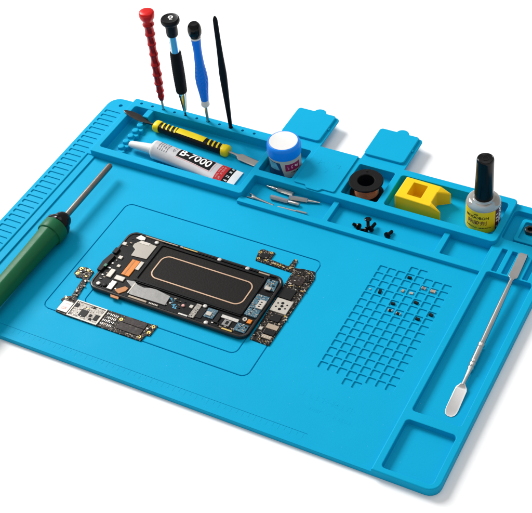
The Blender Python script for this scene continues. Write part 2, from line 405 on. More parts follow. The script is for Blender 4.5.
# lids: two folded back, one closed
def lid(x0, x1, y0, y1, name, closed=False):
    bm = NB()
    if closed:
        xm = (x0 + x1) / 2
        pts = [(x0, y0), (xm - 1.0, y0), (xm - .75, y0 - .42), (xm + .75, y0 - .42), (xm + 1.0, y0), (x1, y0), (x1, y1), (x0, y1)]
        slab(bm, pts, [.25, .2, .35, .35, .2, .25, .1, .1], .985, 1.14, .05)
        l = obj('compartment_lid', bm, sil, MATT)
        bm = NB()
        f = lambda u, v, w: (u, v, 1.12 + w)
        scribble(bm, f, xm - 1.4, xm - .5, 25.2, 25.9, 1, .027); scribble(bm, f, xm - .3, xm + .5, 25.2, 25.95, 1, .027)
        scribble(bm, f, xm + .7, xm + 1.4, 25.2, 25.8, 1, .027); text(bm, '2', f, xm - .1, xm + .35, 24.1, 24.8, .028)
        obj('moulded_lettering', bm, sil, l)
    else:
        xm = (x0 + x1) / 2 + .1
        slab(bm, rect(x0, y0, x1, y1), [.05, .05, .45, .45], .60, .78, .05)          # thin flap and hinge
        slab(bm, rect(x0 + .05, y0 + .8, x1 - .40, y1 - .03), .4, .74, 1.08, .09)    # plug of the lid
        slab(bm, ngon(xm, y1 - .12, .78, 24), .01, .62, .98, .08, seg=1)             # finger tab
        box(bm, x1 - .45, (y0 + y1) / 2 + .3, .75, x1 - .27, (y0 + y1) / 2 + .65, .98, .04)
        obj('compartment_lid', bm, sil, MATT)
lid(-19.2, -13.92, 27.96, 33.55, 'a'); lid(-8.85, -3.62, 27.96, 33.55, 'b'); lid(-13.88, -9.0, 21.55, 27.97, 'c', True)

# ================================================================== TOOLS STANDING IN THE RIM
GT = 'slim tools standing upright in the holes of the rim'
def smooth_prof(p, n=4):
    out = []
    for i in range(len(p) - 1):
        for k in range(n):
            t = k / n; s = t * t * (3 - 2 * t)
            out.append((p[i][0] + (p[i + 1][0] - p[i][0]) * t, p[i][1] + (p[i + 1][1] - p[i][1]) * s))
    out.append(p[-1]); return out
# red
x, y = hx[2], 27.34
t = thing('screwdriver', 'slim screwdriver with a ridged glossy red metal handle standing in the mat rim', 'screwdriver', (x, y, .22), group=GT)
rid = [13.0, 11.7, 10.35, 8.95, 7.5, 6.1, 4.85, 3.75, 2.95]
def env(z): return .40 + .17 * max(0, 1 - ((z - 6.6) / 3.6) ** 2) + (.27 * min(1, max(0, (z - 8.6) / 4.2)))
hp = [(2.30, .16), (2.36, .24), (2.6, .32)]
for k in range(len(rid) - 1, -1, -1):
    z = rid[k]; e = env(z)
    hp += [(z - .16, e * .90), (z - .05, e), (z + .05, e), (z + .16, e * .90)]
    if k:
        zm = (rid[k] + rid[k - 1]) / 2; hp += [(zm - .25, env(zm) * .82), (zm + .05, env(zm) * .79), (zm + .3, env(zm) * .83)]
hp += [(13.5, .56)]
bm = NB(); lathe(bm, x, y, hp, 40); obj('handle', bm, M['redmetal'], t, smooth=50)
bm = NB(); lathe(bm, x, y, [(13.45, .60), (13.62, .66), (13.85, .80), (14.1, .87), (14.3, .88), (14.5, .87), (14.62, .82), (14.68, .70), (14.70, .3), (14.7, .02)], 40); obj('swivel_cap', bm, M['redcap'], t, smooth=60)
bm = NB(); lathe(bm, x, y, [(.22, .10), (.5, .14), (2.35, .147)], 16); obj('shaft', bm, M['steel'], t)
# black
x, y = hx[4], 27.34
t = thing('screwdriver', 'screwdriver with wide black disc cap, pale blue sleeve and black grip', 'screwdriver', (x, y, .22), group=GT)
bm = NB(); lathe(bm, x, y, [(12.25, .58), (12.4, .66), (13.5, .67), (13.72, .70), (13.9, .96), (14.05, 1.04), (14.2, 1.06), (14.38, 1.05), (14.50, 1.0), (14.545, .93), (14.53, .88), (14.50, .80), (14.49, .3), (14.49, .02)], 48)
cap = obj('swivel_cap', bm, M['black'], t, smooth=40)
bm = NB()
disc = lambda u, v, w: (x + .04 + u * .885 + v * -.465, y + .0 + u * .465 + v * .885, 14.49 + w)
for k in range(20):
    a = 2 * PI * k / 20; b = 2 * PI * (k + 1) / 20
    q = [disc(r * math.cos(c) + .02, r * math.sin(c) + .22, .03) for r, c in ((.14, a), (.29, a), (.29, b), (.14, b))]
    bm.faces.new([bm.verts.new(p) for p in q])
scribble(bm, disc, -.27, .25, -.30, -.12, 3, .03)
obj('white_mark', bm, M['paper'], cap, smooth=0)
bm = NB(); lathe(bm, x, y, [(9.9, .50), (12.35, .51)], 36)
sl = obj('sleeve', bm, M['clear'], t)
bm = NB()
a0 = math.radians(-60)
patch(bm, lambda u, v, w: (x + (.505 + w) * math.cos(u), y + (.505 + w) * math.sin(u), v), a0 - .72, a0 + .62, 9.95, 12.3, 10, 1, .012)
obj('blue_stripe', bm, M['bluealu'], sl)
gp = [(4.36, .50), (4.42, .60), (4.55, .645)] + [(4.6 + .14 * k, .655 + .045 * math.sin(PI * min(1, k / 36)) - (.018 if k % 2 else 0)) for k in range(38)] + [(9.93, .63), (10.02, .60), (10.03, .5)]
bm = NB(); lathe(bm, x, y, gp, 40); obj('grip', bm, M['blackrub'], t, smooth=60)
bm = NB(); lathe(bm, x, y, [(1.5, .16), (1.75, .21), (3.0, .33), (3.9, .44), (4.4, .47)], 32); obj('chuck', bm, M['clear'], t)
bm = NB(); lathe(bm, x, y, [(.22, .08), (.9, .11), (1.6, .12)], 14); obj('shaft', bm, M['darksteel'], t)
for a in (-95, -45, 15, 135):
    bm = NB(); a = math.radians(a)
    fn = lambda u, v, w: (x + (.20 + .27 * (v - 1.7) / 2.5 + w) * math.cos(u), y + (.20 + .27 * (v - 1.7) / 2.5 + w) * math.sin(u), v)
    patch(bm, fn, a - .26, a + .26, 1.8, 4.15, 3, 4, .02); obj('jaw', bm, M['gold' if abs(a + .785) < .1 else 'darksteel'], t)
# blue
x, y = hx[6] - .02, 27.34
t = thing('screwdriver', 'screwdriver with a round black cap and dimpled bright blue handle standing in the mat rim', 'screwdriver', (x, y, .22), group=GT)
bm = NB(); lathe(bm, x, y, [(12.78, .55), (12.95, .62), (13.2, .73), (13.6, .775), (13.95, .76), (14.25, .69), (14.45, .59), (14.56, .47), (14.55, .38), (14.53, .02)], 18); obj('swivel_cap', bm, M['blackgloss'], t, smooth=25)
bm = NB(); lathe(bm, x, y, [(12.55, .5), (12.6, .585), (12.8, .585), (12.82, .5)], 32); obj('collar_ring', bm, M['white'], t)
pr = [(4.05, .40), (4.12, .455), (5.1, .545), (6.4, .70), (7.3, .72), (8.0, .67), (9.0, .55), (9.6, .51), (11.1, .465), (12.0, .52), (12.6, .56)]
pp = []
for z in [4.05 + k * .057 for k in range(151)]:
    for i in range(len(pr) - 1):
        if pr[i][0] <= z <= pr[i + 1][0]:
            tt = (z - pr[i][0]) / (pr[i + 1][0] - pr[i][0]); pp.append((z, pr[i][1] + (pr[i + 1][1] - pr[i][1]) * tt)); break
def dim(h, a):
    w = max(0, 1 - abs((h - 7.0) / 2.7) ** 4)
    return 1 - .15 * w * max(0, math.sin(h * 12.5 + (PI if int(a / (PI / 3)) % 2 else 0))) * (0.5 + 0.5 * math.cos(6 * a)) - .03 * max(0, 1 - abs((h - 10.6) / 1.2) ** 2) * max(0, math.sin(h * 5))
bm = NB(); lathe(bm, x, y, pp, 48, mod=dim); obj('handle', bm, M['bluehandle'], t, smooth=50)
bm = NB(); lathe(bm, x, y, [(3.05, .18), (3.1, .25), (3.25, .40), (3.4, .50), (3.62, .50), (3.75, .44), (3.95, .46), (4.1, .44)], 32); obj('nose', bm, M['white'], t)
bm = NB(); lathe(bm, x, y, [(.22, .13), (.6, .18), (3.1, .185)], 16); obj('shaft', bm, M['steel'], t)
# black nylon spudger
x, y = hx[8] - .03, 27.34
t = thing('plastic_spudger', 'thin tapered all black nylon prying stick standing in the mat rim beside the blue screwdriver', 'prying tool', (x, y, .22), group=GT)
bm = NB(); rs = []
a0 = math.radians(30)
for z, w, d in [(.22, .16, .14), (1.2, .21, .17), (4.2, .30, .26), (6.3, .37, .33), (7.5, .41, .36), (8.6, .43, .36), (9.5, .40, .34), (11, .34, .28), (12.6, .30, .24), (14.87, .28, .2), (15.7, .26, .14), (15.95, .2, .09), (16.15, .1, .05), (16.2, .02, .02)]:
    row = []
    for k in range(24):
        a = 2 * PI * k / 24; c, s = math.cos(a), math.sin(a)
        c = math.copysign(abs(c) ** .8, c) * w; s = math.copysign(abs(s) ** .8, s) * d
        row.append(bm.verts.new((x - .18 * (z / 16) + c * math.cos(a0) - s * math.sin(a0), y + c * math.sin(a0) + s * math.cos(a0), z)))
    rs.append(row)
for a, b in zip(rs, rs[1:]): bridge(bm, a, b)
bm.faces.new(rs[0]); bm.faces.new(rs[-1])
obj('stick', bm, M['nylon'], t, smooth=50)

# ================================================================== PRY TOOL (yellow and black)
t = thing('pry_tool', 'double ended steel pry tool with a black and yellow handle lying across the tool tray', 'pry tool', (-28.65, 24.52, FL), rot=(0, math.radians(1.1), math.radians(-4.3)), local=True)
def pry(u, v, w):                                    # u along, v angle
    k = abs(u) / 5.1; sy = .64 - .06 * k; sz = .52 - .05 * k; e = .72
    c, s = math.cos(v), math.sin(v)
    return (u, math.copysign(abs(c) ** e, c) * (sy + w), .60 + math.copysign(abs(s) ** e, s) * (sz + w))
bm = NB(); rs = []
for i in range(41):
    u = -4.9 + 9.8 * i / 40
    rs.append([bm.verts.new(pry(u, 2 * PI * k / 32, 0)) for k in range(32)])
for a, b in zip(rs, rs[1:]): bridge(bm, a, b)
bm.faces.new(rs[0]); bm.faces.new(rs[-1])
hd = obj('handle', bm, M['black'], t, smooth=60)
for s in (-1, 1):
    bm = NB(); rs = []
    for u, w in [(4.35, -.05), (4.38, .08), (4.5, .12), (4.95, .12), (5.1, .06), (5.16, -.08), (5.18, -.35)]:
        rs.append([bm.verts.new(pry(s * u, 2 * PI * k / 32, w)) for k in range(32)])
    for a, b in zip(rs, rs[1:]): bridge(bm, a, b)
    bm.faces.new(rs[-1]); bm.faces.new(rs[0]); obj('end_cap', bm, M['yellow2'], t, smooth=50)
    for k in range(4):
        bm = NB(); u = s * (2.2 + .58 * k) - (.3 if s < 0 else 0)
        patch(bm, pry, u, u + .21, -.15, 2.3, 1, 14, .05, skew=.35); obj('grip_slash', bm, M['yellow2'], hd, smooth=50)
bm = NB(); patch(bm, pry, -1.9, 1.9, .15, 2.1, 8, 14, .06); obj('yellow_inlay', bm, M['yellow2'], hd, smooth=50)
def blade(stations, th, seg=16):
    bm = NB(); rs = []
    for u, w, tt, zc in stations:
        row = []
        for k in range(seg):
            a = 2 * PI * k / seg; c, s = math.cos(a), math.sin(a)
            row.append(bm.verts.new((u, math.copysign(abs(c) ** .8, c) * w, zc + math.copysign(abs(s) ** .6, s) * tt)))
        rs.append(row)
    for a, b in zip(rs, rs[1:]): bridge(bm, a, b)
    bm.faces.new(rs[0]); bm.faces.new(rs[-1]); return bm
obj('pointed_blade', blade([(-5.0, .16, .16, .6), (-5.6, .14, .14, .6), (-6.0, .18, .11, .66), (-6.4, .32, .09, .73), (-7.0, .47, .08, .83), (-7.7, .51, .07, .94), (-8.4, .47, .06, 1.05), (-8.9, .38, .05, 1.13), (-9.35, .22, .04, 1.19), (-9.6, .03, .02, 1.22)], 0), M['darksteel'], t, smooth=40)
obj('flat_blade', blade([(5.0, .16, .15, .58), (6.0, .14, .13, .55), (6.35, .2, .12, .5), (6.5, .42, .1, .48), (6.7, .52, .09, .45), (7.6, .53, .07, .38), (8.7, .53, .05, .30), (8.85, .52, .02, .29)], 0), M['steel'], t, smooth=40)

# ================================================================== GLUE TUBE
t = thing('glue_tube', 'silver glue tube with white nozzle cap and black panel reading B-7000', 'glue tube', (-31.0, 20.72, FL), rot=(0, 0, math.radians(-1.2)), local=True)
LT = 10.5
def tsec(u):
    k = max(0, min(1, u / LT)); hw = 1.08 + .37 * k ** .8; hh = 1.0 * (1 - k) ** .85 + .075
    return hw, hh
def tub(u, v, w):                                    # v: -1..1 across the top half
    hw, hh = tsec(u); a = PI / 2 - v * PI / 2 * .98
    dent = .055 * math.sin(u * 1.7 + v * 2) * math.exp(-((u - 6) / 4) ** 2)
    return (u, math.cos(a) * (hw + w), hh + math.sin(a) * (hh + w + dent * hh) + 0.0)
bm = NB(); rs = []
for i in range(61):
    u = LT * i / 60; hw, hh = tsec(u); row = []
    for k in range(40):
        a = 2 * PI * k / 40
        if a <= PI: row.append(bm.verts.new(tub(u, (PI / 2 - a) / (PI / 2 * .98), 0)))
        else: row.append(bm.verts.new((u, math.cos(a) * hw, hh + math.sin(a) * hh)))
    rs.append(row)
for a, b in zip(rs, rs[1:]): bridge(bm, a, b)
bm.faces.new(rs[0]); bm.faces.new(rs[-1])
body = obj('tube_body', bm, M['tube'], t, smooth=50)
bm = NB(); lathe(bm, 0, 1.075, [(-.38, .68), (-.36, .95), (-.26, 1.06), (-.12, 1.09), (.02, 1.06)], 40, axis='x'); obj('shoulder', bm, M['white'], t)
bm = NB(); lathe(bm, 0, 0, [(-3.75, .06), (-3.72, .25), (-3.6, .36), (-3.4, .41), (-2.2, .49), (-1.0, .57), (-.62, .60), (-.6, .54), (-.5, .54), (-.48, .62), (-.36, .63)], 36, axis='x')
for v in bm.verts: v.co.z += 1.075 - (max(0, -.3 - v.co.x)) * .08
obj('nozzle_cap', bm, M['white'], t, smooth=40)
bm = NB(); patch(bm, tub, 2.95, 7.25, -.24, .66, 16, 12, .012); pan_ = obj('black_panel', bm, M['print'], body)
bm = NB(); text(bm, 'B-7000', tub, 3.22, 6.98, -.10, .52, .03, bold=.016, cuts=24); obj('lettering', bm, M['paper'], pan_, smooth=0)
for v0, v1 in ((-.31, -.28), (.70, .73)):
    bm = NB(); patch(bm, tub, 2.9, 7.3, v0, v1, 16, 1, .012); obj('red_line', bm, M['redpale'], body)
bm = NB(); patch(bm, tub, 7.42, 7.46, -.28, .70, 1, 10, .012); obj('red_line', bm, M['redpale'], body)
bm = NB(); patch(bm, tub, 8.05, 9.03, -.97, .97, 4, 20, .014); rb = obj('red_band', bm, M['redprint'], body)
tf = lambda u, v, w: tub(8.2 + v * .7, u, w)
bm = NB(); scribble(bm, tf, .55, -.5, .75, .45, 9, .03); scribble(bm, tf, .5, -.45, .25, .0, 8, .03); obj('lettering', bm, M['redpale'], rb, smooth=0)
bm = NB(); patch(bm, tub, 9.03, 9.72, -.98, .98, 4, 20, .016); kb = obj('black_band', bm, M['print'], body)
tf2 = lambda u, v, w: tub(9.1 + v * .55, u, w)
bm = NB(); scribble(bm, tf2, .8, .2, .8, .3, 4, .035); scribble(bm, tf2, .0, -.6, .9, .2, 4, .035); obj('lettering', bm, M['paper'], kb, smooth=0)
bm = NB(); patch(bm, tub, 9.72, LT + .02, -1.0, 1.0, 4, 20, .018); obj('crimped_end', bm, M['paper'], body)
bm = NB()
for r in range(5): scribble(bm, lambda u, v, w: tub(v, u, w), -.35, .45, .55 + .28 * r, .66 + .28 * r, 12, .02)
obj('small_print', bm, M['greyprint'], body, smooth=0)
bm = NB(); scribble(bm, lambda u, v, w: tub(v, u, w), -.1, .45, 2.3, 2.6, 3, .02); obj('small_print', bm, M['greyprint'], body, smooth=0)

# ================================================================== JAR
jx, jy = -16.42, 24.5
t = thing('flux_jar', 'small round jar with bright blue screw lid and white top sticker', 'jar', (jx, jy, FL))
bm = NB(); lathe(bm, jx, jy, [(FL, 1.65), (FL + .1, 1.78), (FL + .25, 1.81), (2.3, 1.82), (2.4, 1.6)], 64); jb = obj('jar_body', bm, M['cream'], t)
bm = NB(); lathe(bm, jx, jy, [(2.31, 1.70), (2.33, 1.89), (2.42, 1.915), (2.6, 1.92), (3.3, 1.915), (3.5, 1.88), (3.7, 1.78), (3.78, 1.70), (3.79, 1.62), (3.77, 1.60), (3.76, .1)], 64); jl = obj('jar_lid', bm, M['bluelid'], t, smooth=50)
bm = NB(); lathe(bm, jx, jy, [(3.755, 1.585), (3.80, 1.585), (3.805, 1.56), (3.805, .05)], 64); obj('top_sticker', bm, M['paper'], jl, label='blank white round sticker on the lid')
cyl = lambda u, v, w: (jx + (1.822 + w) * math.cos(math.radians(u)), jy + (1.822 + w) * math.sin(math.radians(u)), v)
A0 = -59.7
bm = NB(); patch(bm, cyl, A0 - 2, A0 + 56, .85, 1.78, 16, 1, .012); mb = obj('magenta_label', bm, M['magenta'], jb)
bm = NB(); scribble(bm, cyl, A0 + 6, A0 + 46, 1.15, 1.52, 6, .025); obj('lettering', bm, M['paper'], mb, smooth=0)
bm = NB(); scribble(bm, cyl, A0 + 16, A0 + 46, .5, .64, 5, .014); obj('small_print', bm, M['print'], jb, smooth=0)
bm = NB(); patch(bm, cyl, A0 - 78, A0 - 6, -.1, 2.0, 20, 1, .010, skew=-14); pb = obj('dark_picture', bm, M['navy'], jb)
bm = NB(); patch(bm, cyl, A0 - 60, A0 - 22, 1.0, 1.9, 10, 1, .02, skew=-12); obj('pale_streak', bm, M['cyanink'], pb)

# ================================================================== BITS
GB = 'loose steel screwdriver bits in the small tray'
def bit(name, label, p0, p1, z0, z1, prof, m='steel', hexa=True):
    a = Vector((*p0, z0)); b = Vector((*p1, z1)); d = b - a; L = d.length
    yaw = math.atan2(d.y, d.x); pitch = -math.atan2(d.z, math.hypot(d.x, d.y))
    t = thing(name, label, 'screwdriver bit', tuple(a), rot=(0, pitch, yaw), group=GB, local=True)
    for nm, pf, sg in prof:
        bm = NB(); lathe(bm, 0, 0, [(u * L, r) for u, r in pf], sg, axis='x'); obj(nm, bm, M[m], t, smooth=25)
    return t
bit('screwdriver_bit', 'steel bit nearest the back wall of the small tray, its hexagonal end touching another bit', (-13.5, 20.62), (-16.95, 20.86), .02, -.02,
    [('hex_shank', [(0, .18), (.02, .27), (.58, .27), (.60, .2)], 6), ('tip', [(.59, .2), (.62, .17), (.66, .2), (.78, .2), (.84, .12), (.97, .10), (1, .05)], 16)])
bit('screwdriver_bit', 'steel bit with a blunt bright right end lying in the middle of the small tray', (-15.7, 19.36), (-12.2, 19.44), .02, .0,
    [('hex_shank', [(0, .2), (.02, .28), (.60, .28), (.62, .2)], 6), ('tip', [(.61, .2), (.64, .16), (.68, .22), (.97, .22), (1, .16)], 16)])
bit('screwdriver_bit', 'steel bit pointing right whose thick end lies against two other bits', (-13.75, 20.02), (-10.3, 20.62), .03, -.06,
    [('hex_shank', [(0, .2), (.02, .28), (.60, .28), (.62, .2)], 6), ('tip', [(.61, .2), (.66, .18), (.75, .17), (.9, .12), (1, .07)], 16)])
t = thing('nut_driver_bit', 'steel bit with a flared forked head leaning in the left corner of the small tray', 'screwdriver bit', (-18.0, 18.62, .05), rot=(0, math.radians(3.0), math.radians(-5.0)), group=GB, local=True)
bm = NB(); lathe(bm, 0, 0, [(.45, .2), (.7, .24), (1.1, .19), (2.0, .16), (3.2, .13), (3.24, .08)], 14, axis='x'); obj('shank', bm, M['steel'], t)
for s in (-1, 1):
    bm = NB(); box(bm, -.05, -.07, -.12, .75, .07, .12, .04); bmesh.ops.rotate(bm, verts=bm.verts[:], cent=(.75, 0, 0), matrix=Matrix.Rotation(s * -.16, 3, 'Z'))
    for v in bm.verts: v.co.y += s * .17
    obj('prong', bm, M['steel'], t)
bit('flat_bit', 'thin flat steel bit lowest in the small tray, just behind its front rim', (-14.35, 18.33), (-10.85, 18.5), -.1, -.1,
    [('hex_shank', [(.62, .12), (.64, .19), (.98, .19), (1, .12)], 6), ('tip', [(0, .08), (.02, .13), (.5, .15), (.63, .13)], 12)])

# ================================================================== COPPER SPOOL
sx, sy = -6.36, 24.12
t = thing('wire_spool', 'black plastic spool wound with shiny copper wire standing in a square compartment', 'wire spool', (sx, sy, FL))
def flange(z0, z1):
    bm = NB(); slab(bm, ngon(sx, sy, 1.90, 56), .01, z0, z1, .06, [], seg=1); return bm
def annulus(bm, z0, z1, r0, r1, seg=56):
    q = [(z0, r0), (z0, r1 - .05), (z0 + .05, r1), (z1 - .06, r1), (z1, r1 - .08), (z1, r0 + .08), (z1 - .06, r0)]
    rs = [[bm.verts.new((sx + r * math.cos(2 * PI * k / seg), sy + r * math.sin(2 * PI * k / seg), z)) for k in range(seg)] for z, r in q]
    for i in range(len(rs)): bridge(bm, rs[i], rs[(i + 1) % len(rs)])
    return bm
bm = annulus(NB(), 1.44, 1.65, .92, 1.88); tf_ = obj('flange', bm, M['blackrub'], t)
bm = NB(); box(bm, sx - .62, sy + 1.25, 1.62, sx - .38, sy + 1.42, 1.72, .03); obj('wire_catch', bm, M['black'], tf_)
bm = annulus(NB(), FL, FL + .2, .92, 1.85); obj('flange', bm, M['blackrub'], t)
bm = NB(); q = [(FL + .1, .92), (FL + .1, 1.0), (1.5, 1.0), (1.5, .925)]
rs = [[bm.verts.new((sx + r * math.cos(2 * PI * k / 48), sy + r * math.sin(2 * PI * k / 48), z)) for k in range(48)] for z, r in q]
for i in range(4): bridge(bm, rs[i], rs[(i + 1) % 4])
obj('core', bm, M['blackrub'], t)
wp = []
n = 16
for k in range(n):
    z = FL + .2 + (1.44 - FL - .2) * k / n; d = (1.24 - FL) / n
    wp += [(z + .02 * d, 1.27), (z + .2 * d, 1.325), (z + .5 * d, 1.345), (z + .8 * d, 1.325)]
bm = NB(); lathe(bm, sx, sy, wp, 56, capb=False, capt=False); obj('copper_winding', bm, M['copper'], t, smooth=80)

# ================================================================== MAGNETISER BLOCK
t = thing('magnetizer', 'yellow plastic block with a square hole and two pointed prongs', 'magnetizer', (0, 24.6, FL))
outl = [(-2.6, 23.0), (1.45, 22.95), (2.62, 22.98), (2.66, 23.1), (1.45, 23.6), (1.45, 25.25), (2.66, 26.05), (2.62, 26.2), (1.45, 26.3), (-2.55, 26.3)]
bm = NB()
slab(bm, outl, [.12, .02, .08, .04, .05, .05, .04, .08, .02, .12], FL, 1.62, .13, [H(rect(-1.45, 23.72, .15, 25.72), .06, -.1, .06, 0, seg=3)], seg=3)
for xx in (1.46, 2.0, 2.4):
    bmesh.ops.bisect_plane(bm, geom=bm.verts[:] + bm.edges[:] + bm.faces[:], plane_co=(xx, 0, 0), plane_no=(1, 0, 0))
for v in bm.verts:
    if v.co.x > 1.47 and v.co.z > 1.0: v.co.z -= (v.co.x - 1.47) * .42
    v.co.y -= (v.co.x) * .03
obj('magnet_block', bm, M['yellow'], t, smooth=30)

# ================================================================== BOTTLE
bx, by = 6.8, 24.55
t = thing('glue_remover_bottle', 'small clear glass bottle with tall black cap and yellow label', 'bottle', (bx, by, FL))
bm = NB()
lathe(bm, bx, by, [(FL, 1.55), (FL + .08, 1.70), (FL + .25, 1.79), (2.72, 1.80)] + [(2.72 + .62 * math.sin(q * PI / 24), 1.12 + .68 * math.cos(q * PI / 24)) for q in range(1, 13)] + [(3.42, 1.05), (3.6, .86), (3.7, .8), (3.7, .02)], 72)
gb = obj('glass_body', bm, M['glass'], t, smooth=60)
bm = NB(); lathe(bm, bx, by, [(3.43, .90), (3.45, .985), (3.6, .995), (8.3, .89), (8.5, .88), (8.61, .83), (8.64, .76), (8.60, .68), (8.58, .02)], 56); cp = obj('cap', bm, M['blackgloss'], t, smooth=40)
bm = NB(); lathe(bm, bx, by, [(8.575, .34), (8.61, .34), (8.61, .26)], 30, capt=False); obj('cap_emblem', bm, M['chip'], cp)
cyl = lambda u, v, w: (bx + (1.80 + w) * math.cos(math.radians(u)), by + (1.80 + w) * math.sin(math.radians(u)), v)
B0 = math.degrees(math.atan2(-69.9 - by, 39.2 - bx))
bm = NB(); patch(bm, cyl, B0 - 150, B0 + 44, -.1, 2.72, 60, 1, .012); lb = obj('yellow_label', bm, M['label'], gb)
bm = NB(); patch(bm, cyl, B0 + 44, B0 + 100, -.1, 2.72, 14, 1, .012); lr = obj('side_label', bm, M['maroon'], gb)
bm = NB(); patch(bm, cyl, B0 + 62, B0 + 100, -.05, 2.68, 8, 1, .02); obj('pale_panel', bm, M['paper'], lr)
bm = NB()
for r in range(6): scribble(bm, cyl, B0 + 46, B0 + 59, .2 + .42 * r, .45 + .42 * r, 1, .02)
obj('lettering', bm, M['paper'], lr, smooth=0)
bm = NB()
for r in range(7): scribble(bm, cyl, B0 + 64, B0 + 92, .3 + .33 * r, .45 + .33 * r, 7, .032)
obj('small_print', bm, M['print'], lr, smooth=0)
bm = NB(); text(bm, 'MOOOBON', cyl, B0 - 62, B0 + 20, 1.78, 2.14, .026, bold=.02, cuts=26); scribble(bm, cyl, B0 - 32, B0 - 13, 2.26, 2.46, 2, .026)
obj('lettering', bm, M['print'], lb, smooth=0)
bm = NB(); text(bm, '\u9664\u80f6\u5242', cyl, B0 - 54, B0 + 13, .98, 1.58, .026, bold=.012, cuts=26)
obj('lettering', bm, M['brownprint'], lb, smooth=0)
bm = NB(); scribble(bm, cyl, B0 - 62, B0 + 30, .52, .66, 17, .026); obj('small_print', bm, M['print'], lb, smooth=0)

# ================================================================== SCREWS
GS = 'small black screws loose in the tray'
def screw(label, head, tip, src=None, group=GS):
    a = Vector(head); b = Vector(tip); d = b - a; L = d.length
    t = thing('small_screw', label, 'screw', tuple(a), rot=(0, -math.atan2(d.z, math.hypot(d.x, d.y)), math.atan2(d.y, d.x)), group=group, local=True)
    bm = NB(); lathe(bm, 0, 0, [(-.02, .06), (-.02, .30), (.03, .38), (.14, .38), (.24, .26), (.27, .15)], 20, axis='x'); hh = obj('head', bm, M['blackgloss'], t)
    pf = []
    for k in range(9): pf += [(.26 + (L - .36) * k / 9, .14), (.26 + (L - .36) * (k + .5) / 9, .185)]
    pf += [(L, .05)]
    bm = NB(); lathe(bm, 0, 0, pf, 14, axis='x'); obj('shank', bm, M['blackgloss'], t, smooth=20)
    bm = NB(); box(bm, -.045, -.2, -.035, -.01, .2, .035, .008); box(bm, -.047, -.035, -.2, -.012, .035, .2, .008); obj('cross_slot', bm, M['print'], hh)
    return t
screw('black screw lying alone, apart from the clustered ones', (-1.50, 18.52, .10), (-1.30, 19.6, -.05))
screw('black screw at the left end of the cluster with its threaded tip pointing left', (-4.72, 18.62, .12), (-5.65, 18.98, -.06))
screw('black screw standing upright with its head highest in the cluster', (-4.05, 19.45, .85), (-3.98, 19.25, -.22))
screw('black screw with the biggest head at the right of the cluster, its tip pointing back', (-3.50, 18.72, .12), (-3.35, 19.85, .15))
screw('black screw lowest in the cluster, lying nearest the front wall of the tray', (-3.75, 18.42, .12), (-4.5, 18.36, -.06))

# ================================================================== METAL SPUDGER
t = thing('metal_spudger', 'long silver double ended metal spudger lying in the long tray on the right', 'spudger', (13.14, -.8, FL), rot=(math.radians(1.95), 0, math.radians(1.55)), local=True)
def yblade(st, seg=20, e=.7):
    bm = NB(); rs = []
    for u, w, tt, zc in st:
        rs.append([bm.verts.new((math.copysign(abs(math.cos(2 * PI * k / seg)) ** e, math.cos(2 * PI * k / seg)) * w, u, zc + math.copysign(abs(math.sin(2 * PI * k / seg)) ** e, math.sin(2 * PI * k / seg)) * tt)) for k in range(seg)])
    for a, b in zip(rs, rs[1:]): bridge(bm, a, b)
    bm.faces.new(rs[0]); bm.faces.new(rs[-1]); return bm
obj('rounded_blade', yblade([(0, .12, .02, .03), (.05, .28, .025, .032), (.2, .44, .03, .036), (.5, .56, .035, .042), (.9, .60, .04, .05), (3.2, .58, .05, .10), (3.45, .52, .08, .13), (3.65, .34, .16, .18), (3.8, .22, .2, .22)], e=.4), M['chrome'], t, smooth=40)
gp = [(3.7, .2), (4.6, .2), (5.6, .24), (5.7, .29), (5.85, .33), (6.0, .29), (6.1, .27), (6.3, .33), (6.45, .34), (6.6, .29)] + [(6.7 + .1 * k, .335 if k % 2 else .315) for k in range(19)] + [(8.65, .30), (8.8, .36), (8.95, .36), (9.05, .29), (9.3, .27), (12, .28), (14.5, .26), (16.5, .23), (17.6, .2), (17.9, .2)]
bm = NB(); lathe(bm, 0, .22, gp, 28, axis='y'); obj('shaft', bm, M['steel'], t, smooth=30)
obj('square_blade', yblade([(17.75, .2, .19, .22), (18.0, .26, .14, .22), (18.2, .44, .09, .22), (18.4, .48, .06, .21), (21.4, .45, .035, .19), (21.65, .40, .03, .19), (21.7, .34, .02, .19)], e=.45), M['chrome'], t, smooth=40)

# ================================================================== HEX NUT IN THE CORNER DISH
t = thing('hex_nut', 'small dark metal nut lying in the corner dish at the right edge', 'nut', (11.9, 24.8, 0))
bm = NB(); slab(bm, ngon(11.9, 24.8, .62, 6), .03, 0, .42, .06, [H(ngon(11.9, 24.8, .3, 16), .01, .05, .04, 0, seg=1)], seg=1)
obj('nut_body', bm, M['darksteel'], t)

# ================================================================== SOLDERING IRON
ix, iz = -34.05, 1.47
t = thing('soldering_iron', 'soldering iron with thick green handle, black collar and bare steel barrel', 'soldering iron', (ix, 0, 0))
hp = [(-16.0, .82), (-15.8, .96), (-15, 1.0), (-4.2, 1.09), (0, 1.15), (2.6, 1.22), (3.55, 1.27), (3.6, 1.42), (3.7, 1.46), (4.1, 1.47), (4.75, 1.47), (4.95, 1.42), (5.02, 1.3), (5.02, .8)]
bm = NB(); lathe(bm, ix, iz, hp, 64, axis='y', mod=lambda h, a: (math.cos(PI / 8) / math.cos((a + .2) % (PI / 4) - PI / 8)) * .6 + .44 if h < 3.6 else 1); hnd = obj('handle', bm, M['green'], t, smooth=40)
bm = NB(); lathe(bm, ix, iz, [(4.98, 1.2), (5.0, 1.40), (5.08, 1.45), (5.55, 1.42), (5.68, 1.25), (5.7, 1.02), (6.05, 1.0), (6.45, .92), (6.7, .76), (6.84, .52), (6.86, .3)], 48, axis='y', mod=lambda h, a: 1 - (.10 * max(0, math.cos(3 * a + .6)) if h < 5.6 else 0)); obj('collar', bm, M['blackgloss'], t, smooth=40)
